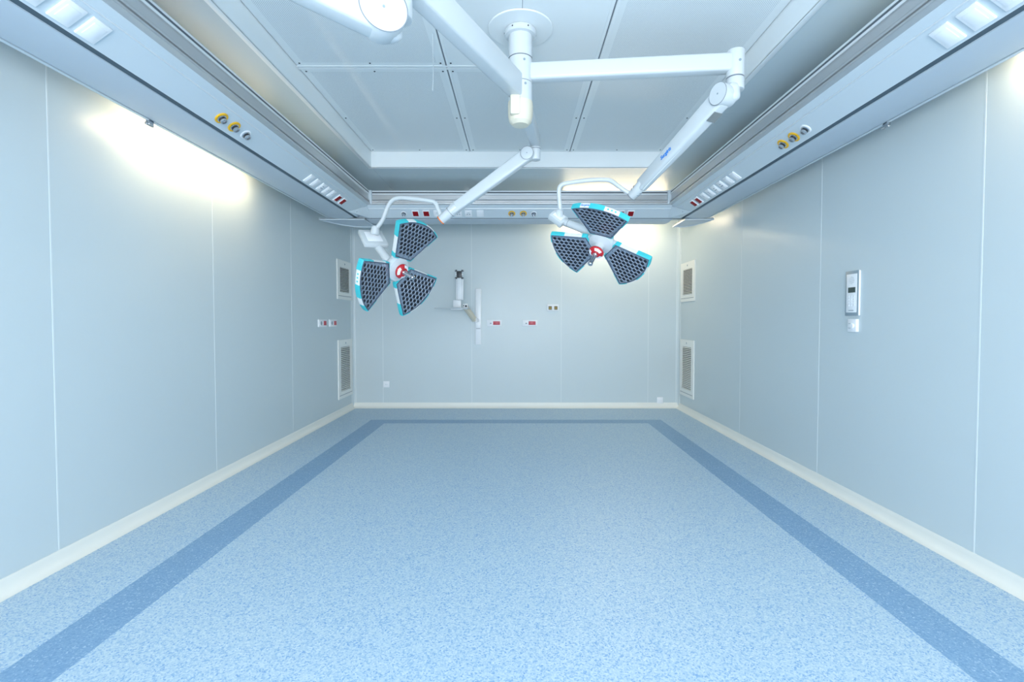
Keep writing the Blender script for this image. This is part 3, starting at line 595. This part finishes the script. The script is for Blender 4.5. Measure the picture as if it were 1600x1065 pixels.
def surgical_lamp(label, hub, R3, scale, angles, ring_z, yoke_pts, box_T, box_d, stub):
    T = Matrix.Translation(hub) @ R3.to_4x4() @ Matrix.Scale(scale, 4)
    o = thing('surgical_lamp', label, 'surgical lamp', T, 'three winged surgical lamps'); iv = T.inverted(); wings = []
    for i, a in enumerate(angles):
        Tp = Matrix.Rotation(a, 4, 'Z') @ Matrix.Translation((RI * .7, 0, 0)) @ Matrix.Rotation(-TILT, 4, 'Y') @ Matrix.Translation((-RI * .7, 0, 0))
        if not LP:
            p = PM['shell'].build('lamp_wing'); kids = [PM['lens'].build('lens_panel', p, 30, label='dark honeycomb of lenses'), PM['rim'].build('white_rim', p, 40)]
            kids += [x.build('teal_bumper', p, 40, label='teal rubber edge') for x in PM['teal']]; LP['p'] = p
        else: p = copy_tree(LP['p'])
        p.parent = o; p.matrix_local = Tp
        wings.append(p)
    # hub with three lobes
    b = MB(); b.lathe([(0, -.075), (.05, -.075), (.075, -.06), (.092, -.03), (.092, -.008), (.084, .006), (.060, .014), (.036, .024), (.028, ring_z * .6 + .008), (.028, ring_z - .008), (.0, ring_z - .006)], 'white', None, 40)
    for a in angles: b.box((.085, 0, -.026), (.085, .135, .040), 'white', Matrix.Rotation(a, 4, 'Z'), bev=.012)
    b.build('hub', o, 40)
    b = MB(); b.lathe([(0, ring_z - .012), (.046, ring_z - .012), (.052, ring_z - .004), (.052, ring_z + .004), (.046, ring_z + .013), (.030, ring_z + .019), (0, ring_z + .020)], 'handred', None, 40)
    hr = b.build('handle_ring', o, 40, label='glossy red ring')
    for k in range(3):
        a0 = k * 2 * PI / 3 + .5; n = 10; v = []; b = MB()
        for i in range(n):
            a = a0 + 1.25 * i / (n - 1)
            for r, z in ((.0485, ring_z + .0115), (.040, ring_z + .0165), (.031, ring_z + .0198)): v.append((r * math.cos(a), r * math.sin(a), z))
        b.add(v, [[i * 3 + e, i * 3 + e + 1, (i + 1) * 3 + e + 1, (i + 1) * 3 + e] for i in range(n - 1) for e in (0, 1)], 'plate')
        b.build('ring_window', hr, label='white patch on the red ring')
    b = MB(); b.lathe([(.017, ring_z + .012), (.017, ring_z + .03), (.0145, ring_z + .034), (.0145, ring_z + .100), (.0165, ring_z + .104), (.0165, ring_z + .118), (.013, ring_z + .122), (0, ring_z + .122)], 'steel', None, 24); b.build('handle', o, 30, label='bare steel handle')
    # stub, control box and bent tube
    b = MB(); b.cyl(stub[0], stub[1], stub[2], stub[3], m='white', rnd=.004); d_ = (Vector(stub[1]) - Vector(stub[0])).normalized(); b.cyl(Vector(stub[0]) + d_ * .055, Vector(stub[0]) + d_ * .058, stub[2] + .001, m='line', seg=24); b.build('support_stub', o, inv=iv)
    b = MB(); b.box((0, 0, 0), box_d, 'white', box_T, bev=.012); cb = b.build('control_box', o, 40, inv=iv)
    b = MB(); fx, fy, fz = box_d; b.box((0, -fy / 2 - .001, 0), (fx * .62, .006, fz * .62), 'plate', box_T, bev=.002); b.build('control_panel', cb, inv=iv)
    b = MB(); e = Vector(yoke_pts[-1]); b.cyl(e + Vector((-.012, 0, -.05)), e + Vector((-.006, 0, .022)), .036, .030, m='white', rnd=.014); b.build('tube_socket', o, 60, inv=iv)
    b = MB(); b.tube(yoke_pts, .0155 if scale < 1.05 else .0165, 'white'); b.build('yoke_tube', o, 60, inv=iv)
    return wings
def axes_T(o, x, z):
    x = Vector(x).normalized(); z = Vector(z); z = (z - x * z.dot(x)).normalized(); y = z.cross(x)
    return Matrix(((x.x, y.x, z.x, o[0]), (x.y, y.y, z.y, o[1]), (x.z, y.z, z.z, o[2]), (0, 0, 0, 1)))
def rodr(w):
    w = Vector(w); return Matrix.Rotation(w.length, 3, w.normalized())
B0 = Matrix(((1, 0, 0), (0, 0, -1), (0, 1, 0)))
# right hand lamp
hub = Vector((.5762, 3.35, .5271 + CAMZ)); R3 = rodr((.949, .1031, -.4786)) @ B0
ang = [PI / 2 - k * 2 * PI / 3 for k in range(3)]
Y2 = lambda q: 3.41 + .10 * q
bc = at(872, 341, 3.53)
yp = [j2, at(970, 293.5, 3.42), at(957, 284, 3.43), at(947, 280.8, 3.44), at(920, 281.5, 3.46), at(890, 285.5, 3.49), at(878, 288.5, 3.50), at(873.5, 296, 3.51), at(874, 312, 3.52), at(875.5, 332, 3.53)]
boxT = axes_T(bc, (.103, -.03, -.087), (.045, .05, .062))
wingsR = surgical_lamp('white surgical lamp with three dark wings, right of the ceiling column', hub, R3, .3553 / .357, ang, .085, yp, boxT, (.122, .055, .092), (at(878, 345, 3.53), hub + R3 @ Vector((0, 0, -.065)), .027, .032))
# left hand lamp, a little larger
Y1 = 3.80; k1 = Y1 / 3.9
hub = Vector((-.9539 * k1, Y1, .4081 * k1 + CAMZ)); R3 = rodr((.3608, .3068, 1.0198)) @ B0
bc = at(583, 373, 3.94)
yp = [j3, at(689, 336, 3.75), at(684.5, 326, 3.76), at(679, 316, 3.77), at(664, 312.5, 3.79), at(640, 309.8, 3.82), at(622, 309.5, 3.85), at(612, 314, 3.87), at(605, 325, 3.89), at(598, 343, 3.91), at(588, 357, 3.93)]
boxT = axes_T(bc, (.16, .11, .012), (-.105, .115, .135))
wingsL = surgical_lamp('white surgical lamp with three dark wings, left of the ceiling column', hub, R3, .418 * k1 / .357, ang, .035, yp, boxT, (.195, .042, .205), (at(588, 382, 3.93), hub + R3 @ Vector((0, 0, -.07)), .030, .036))

# printing on the white parts of the wing rims
def rim_frame(k):
    k0 = int(k); c = offs(k0, .0062).lerp(offs(k0 + 1, .0062), k - k0); t_ = (offs(k0 + 1, 0) - offs(k0 - 1, 0)).normalized(); n_ = Vector((t_.y, -t_.x)); x = Vector((-t_.x, -t_.y, 0))
    return Matrix(((x.x, 0, n_.x, c.x), (x.y, 0, n_.y, c.y), (0, -1, 0, -.013), (0, 0, 0, 1)))
text_part('logo', 'Surgiris', .021, rim_frame(34), 'blue', wingsR[0], .0006, .25)['label'] = 'blue lettering'
for wing, k0 in ((wingsR[0], 21.6), (wingsL[2], 21.6)):
    for q in range(3): b = MB(); b.box((0, .0, 0), (.010, .012, .0014), 'teal', rim_frame(k0 + q * 1.5), bev=.0004); b.build('printed_mark', wing, 0)

# ------------------------------------------------------------------ fittings on the walls
def wall_frame(side, s, z):
    if side == 'L': x, n, o = Vector((0, 1, 0)), Vector((1, 0, 0)), Vector((XL, s, z))
    elif side == 'R': x, n, o = Vector((0, -1, 0)), Vector((-1, 0, 0)), Vector((XR, s, z))
    else: x, n, o = Vector((1, 0, 0)), Vector((0, -1, 0)), Vector((s, YB, z))
    up = Vector((0, 0, 1))
    return Matrix(((x.x, up.x, n.x, o.x), (x.y, up.y, n.y, o.y), (x.z, up.z, n.z, o.z), (0, 0, 0, 1)))      # local: x along, y up, z into the room
def grille(side, s0, s1, z0, z1, n, label):
    w, h = abs(s1 - s0), z1 - z0; o = thing('air_grille', label, 'air vent', wall_frame(side, (s0 + s1) / 2, (z0 + z1) / 2), 'return air grilles near the back corners')
    b = MB(); e = .085; f = .095
    for c, d in (((-w / 2 + e / 2, 0), (e, h)), ((w / 2 - e / 2, 0), (e, h)), ((0, h / 2 - f / 2), (w - 2 * e, f)), ((0, -h / 2 + f / 2), (w - 2 * e, f))): b.box((c[0], c[1], .006), (d[0], d[1], .014), 'grille')
    b.box((0, -h / 2 + .045, .0133), (w * .9, .006, .002), 'line'); b.cyl((0, h / 2 - .045, .012), (0, h / 2 - .045, .016), .012, m='grey', seg=12)
    b.box((0, 0, .001), (w - 2 * e, h - 2 * f, .002), 'void'); b.build('grille_frame', o, 0)
    H = h - 2 * f
    for i in range(n):
        q = MB(); q.box((0, 0, 0), (w - 2 * e, .0028, .020), 'grille', Matrix.Translation((0, -H / 2 + H * (i + .5) / n, .011)) @ Matrix.Rotation(math.radians(32), 4, 'X')); q.build('slat', o, 0)
grille('L', 6.29, 6.82, 1.525, 2.045, 17, 'upper air grille on the left wall, above the twin red sockets')
grille('L', 6.30, 6.83, .205, .985, 24, 'tall lower air grille on the left wall beside the corner')
grille('R', 6.27, 6.80, 1.50, 2.03, 17, 'upper air grille on the right wall beside the warm lit corner')
grille('R', 6.28, 6.80, .212, .982, 24, 'tall lower air grille on the right wall, beside the corner')
def triple(side, s, z, label, w=.212, h=.092):
    o = thing('wall_socket', label, 'wall socket', wall_frame(side, s, z), 'white and red triple wall sockets')
    b = MB(); b.box((0, 0, .006), (w, h, .014), 'plate', bev=.003); b.build('socket_plate', o)
    b = MB(); b.box((-.062, 0, .0135), (.05, .052, .005), 'plate', bev=.002); b.box((-.052, -.004, .0163), (.022, .018, .001), 'grey'); b.build('white_socket', o)
    b = MB(); b.box((.03, 0, .0145), (.098, .050, .006), 'red2', bev=.002); [b.cyl((.03 + q, 0, .0172), (.03 + q, 0, .0182), .0035, m='red', seg=8) for q in (-.034, -.014, .014, .034)]; b.build('red_socket', o, label='pair of red sockets')
triple('B', -.322, 1.207, 'white triple socket with red middle, just right of the monitor arm rail')
triple('B', .182, 1.207, 'white triple socket with red middle, below left of the ochre connector plate')
def twin(side, s, z, label):
    o = thing('wall_socket', label, 'wall socket', wall_frame(side, s, z), 'red and white sockets on the left wall')
    b = MB(); b.box((0, 0, .006), (.245, .09, .014), 'plate', bev=.003); b.build('socket_plate', o)
    b = MB(); b.box((-.06, 0, .0135), (.08, .055, .005), 'plate', bev=.002); b.lathe([(.024, .0160), (.022, .0175), (.0, .0170)], 'grey', Matrix.Translation((-.06, 0, 0)), 16); b.build('white_socket', o)
    b = MB(); b.box((.058, 0, .0145), (.075, .052, .006), 'red2', bev=.002); b.build('red_socket', o, label='red socket')
twin('L', 5.805, 1.212, 'red and white wall socket on the left wall, farther from the corner'); twin('L', 6.135, 1.212, 'red and white wall socket on the left wall, nearer to the air grilles')
o = thing('connector_plate', 'white twin plate with two ochre connectors on the back wall', 'wall socket', wall_frame('B', .508, 1.425))
b = MB(); [b.box((q, 0, .006), (.080, .094, .014), 'plate', bev=.003) for q in (-.0405, .0405)]; b.build('socket_plate', o)
for q in (-.0405, .0405): b = MB(); b.box((q, -.004, .014), (.046, .050, .005), 'ochre', bev=.002); b.box((q, -.006, .017), (.028, .026, .003), 'ochrelight'); b.build('connector', o, label='ochre connector')
for s, z, lab in ((-1.86, .337, 'small white square wall socket low on the back wall, near the left corner'), (2.035, .11, 'small white square wall socket by the skirting in the right corner')):
    o = thing('wall_socket', lab, 'wall socket', wall_frame('B', s, z), 'single white sockets low on the back wall')
    b = MB(); b.box((0, 0, .006), (.084, .088, .016), 'plate', bev=.003); b.build('socket_plate', o)
    b = MB(); b.box((0, 0, .0145), (.05, .05, .003), 'plate', bev=.001); [b.cyl((q, 0, .0155), (q, 0, .0165), .004, m='grey' if s < 0 else 'plate', seg=10) for q in (-.011, .011)]; b.build('socket_insert', o)
# intercom and its switch on the right wall
o = thing('intercom', 'grey framed white intercom panel with a small dark screen on the right wall', 'intercom', wall_frame('R', 3.315, 1.432))
w, h = .128, .305
b = MB(); b.box((0, 0, .007), (w, h, .014), 'plate', bev=.004); b.build('back_box', o)
b = MB(); b.box((0, 0, .0150), (w, h, .005), 'bezel', bev=.002); b.build('bezel', o, label='grey bezel')
b = MB(); b.box((0, 0, .0180), (w * .80, h * .86, .003), 'plate', bev=.001); fp = b.build('front_panel', o)
b = MB(); b.box((0.004, .022, .0200), (.070, .036, .002), 'screen'); b.build('display', fp, label='dark display')
b = MB()
for i in range(9):
    for j in range(9):
        x, y = (i - 4) * .006, (j - 4) * .006
        if x * x + y * y < .00066: b.cyl((x, .088 + y, .0193), (x, .088 + y, .0197), .0017, m='grey', seg=6)
b.build('speaker_holes', fp)
for r in range(4):
    for c in range(3): b = MB(); b.box(((c - 1) * .026, -.022 - r * .020, .0200), (.021, .015, .002), 'plate', bev=.001); b.build('keypad_button', fp)
b = MB(); b.box((0, -.118, .0197), (.05, .006, .001), 'grey'); b.build('name_strip', fp)
o = thing('wall_switch', 'small white dimmer switch directly below the intercom on the right wall', 'wall switch', wall_frame('R', 3.305, 1.212))
b = MB(); b.box((0, 0, .010), (.084, .088, .022), 'plate', bev=.004); b.build('switch_plate', o)
b = MB(); b.lathe([(.018, .020), (.018, .026), (.015, .030), (0, .030)], 'plate', Matrix.Translation((.008, -.002, 0)), 24); b.build('dial', o)
b = MB(); b.box((-.022, .012, .0213), (.02, .003, .001), 'grey'); b.box((-.022, -.018, .0213), (.02, .003, .001), 'grey'); b.build('markings', o)
# monitor arm on the back wall
o = thing('monitor_arm', 'white wall mounted monitor arm with black mounting plate and keyboard shelf on the back wall', 'monitor arm', (-.549, YB, 1.30)); iv = o.matrix_world.inverted()
b = MB(); b.box((-.549, YB - .014, 1.297), (.082, .030, .79), 'plate', bev=.006); wr = b.build('wall_rail', o, inv=iv)
b = MB(); b.box((-.549, YB - .0305, 1.19), (.078, .006, .11), 'plate', bev=.002); b.box((-.549, YB - .034, 1.13), (.06, .005, .006), 'line'); b.build('slide_carriage', o, inv=iv)
YA = 6.52; sh = at(716, 482, YA)                   # shelf level
p0 = at(742, 500, 6.78); p1 = at(727, 479, 6.55)
b = MB(); b.cyl((-.56, YB - .03, p0.z), p0, .028, m='plate'); b.cyl(p0 - Vector((0, 0, .03)), p0 + Vector((0, 0, .03)), .034, m='plate', rnd=.006); b.cyl(p0 + Vector((0, -.036, .012)), p0 + Vector((0, -.03, .012)), .010, m='dark', seg=12); b.build('lower_joint', o, inv=iv)
b = MB(); bar(b, p0, p1, .055, .075, 'cream', bev=.016); b.build('link_arm', o, inv=iv, label='beige link')
b = MB(); b.cyl(p1 - Vector((.0, 0, .035)), p1 + Vector((0, 0, .04)), .036, m='plate', rnd=.006); b.cyl(p1 + Vector((.012, -.039, .008)), p1 + Vector((.014, -.031, .008)), .013, m='dark', seg=12); b.cyl(p1 + Vector((-.018, -.036, .014)), p1 + Vector((-.016, -.028, .014)), .007, m='dark', seg=12); b.build('upper_joint', o, inv=iv)
bc = at(714.5, 474.5, YA); b = MB(); b.box(bc, (.105, .07, .098), 'plate', bev=.006); b.build('mount_block', o, inv=iv)
uc = at(718.5, 451.5, YA + .02); b = MB(); b.box(uc, (.100, .035, .295), 'plate', bev=.008)
for q in (-.03, .03): b.box((uc.x + q, uc.y - .0178, uc.z), (.0025, .002, .28), 'bezel')
b.build('upright', o, inv=iv)
vc = at(717.5, 428.5, YA); b = MB(); b.box(vc, (.072, .012, .090), 'dark', bev=.002)
for sx in (-1, 1):
    for sz in (-1, 1): b.box((vc.x + sx * .044, vc.y, vc.z + sz * .05), (.030, .008, .024), 'dark', bev=.003); b.cyl((vc.x + sx * .050, vc.y - .006, vc.z + sz * .054), (vc.x + sx * .050, vc.y - .003, vc.z + sz * .054), .006, m='grey', seg=10)
    b.box((vc.x + sx * .040, vc.y - .002, vc.z), (.018, .006, .022), 'plate')
vm = b.build('screen_bracket', o, inv=iv, label='black mounting plate')
b = MB(); b.box((vc.x, vc.y + .03, vc.z - .01), (.06, .05, .05), 'plate', bev=.006); b.build('tilt_joint', o, inv=iv)
sl = at(681, 481, YA - .02); sr = at(733, 481, YA - .02)
b = MB(); b.box(((sl.x + sr.x) / 2, YA - .03, sl.z - .003), (sr.x - sl.x, .26, .012), 'white', bev=.004); b.box(((sl.x + sr.x) / 2 + .06, YA, sl.z - .016), (.16, .10, .018), 'plate', bev=.004); b.build('keyboard_shelf', o, inv=iv)

# ------------------------------------------------------------------ camera
cam = bpy.data.cameras.new('camera'); co = bpy.data.objects.new('camera', cam); C.objects.link(co)
co.location = (0, 0, CAMZ); co.rotation_euler = (PI / 2 - PITCH, 0, 0)
cam.sensor_width = 36; cam.lens = F * 36 / 1600; cam.shift_x = -(VX - 800) / 1600; cam.shift_y = -(532.5 - PY) / 1600; cam.clip_start = 0.02
bpy.context.scene.camera = co
# ------------------------------------------------------------------ light
def area(name, loc, tgt, sx, sy, power, col, spread=180):
    l = bpy.data.lights.new(name, 'AREA'); l.shape = 'RECTANGLE'; l.size = sx; l.size_y = sy; l.energy = power; l.color = col; l.spread = math.radians(spread)
    o = bpy.data.objects.new(name, l); C.objects.link(o); o.location = loc; o.rotation_euler = (Vector(tgt) - Vector(loc)).to_track_quat('-Z', 'Y').to_euler(); return o
area('added_fill_light', (0, -2.45, 1.55), (0, 5, 1.75), 3.8, 1.5, 228, (.93, .965, 1.0))  # unseen area light added as broad fill from behind the camera
area('flash_light', (-.05, -.35, CAMZ + .42), (0, 4, CAMZ + .55), .55, .45, 9, (.76, .87, 1.0))
w = bpy.data.worlds.new('world'); bpy.context.scene.world = w; w.use_nodes = True
w.node_tree.nodes['Background'].inputs['Color'].default_value = (.7, .8, .9, 1); w.node_tree.nodes['Background'].inputs['Strength'].default_value = 0.05
sc = bpy.context.scene
sc.view_settings.view_transform = 'Standard'; sc.view_settings.look = 'None'; sc.view_settings.gamma = 1; sc.view_settings.use_curve_mapping = False
sc.view_settings.exposure = 0.11
sc.cycles.use_denoising = True; sc.cycles.max_bounces = 10; sc.cycles.diffuse_bounces = 6; sc.cycles.sample_clamp_indirect = 6
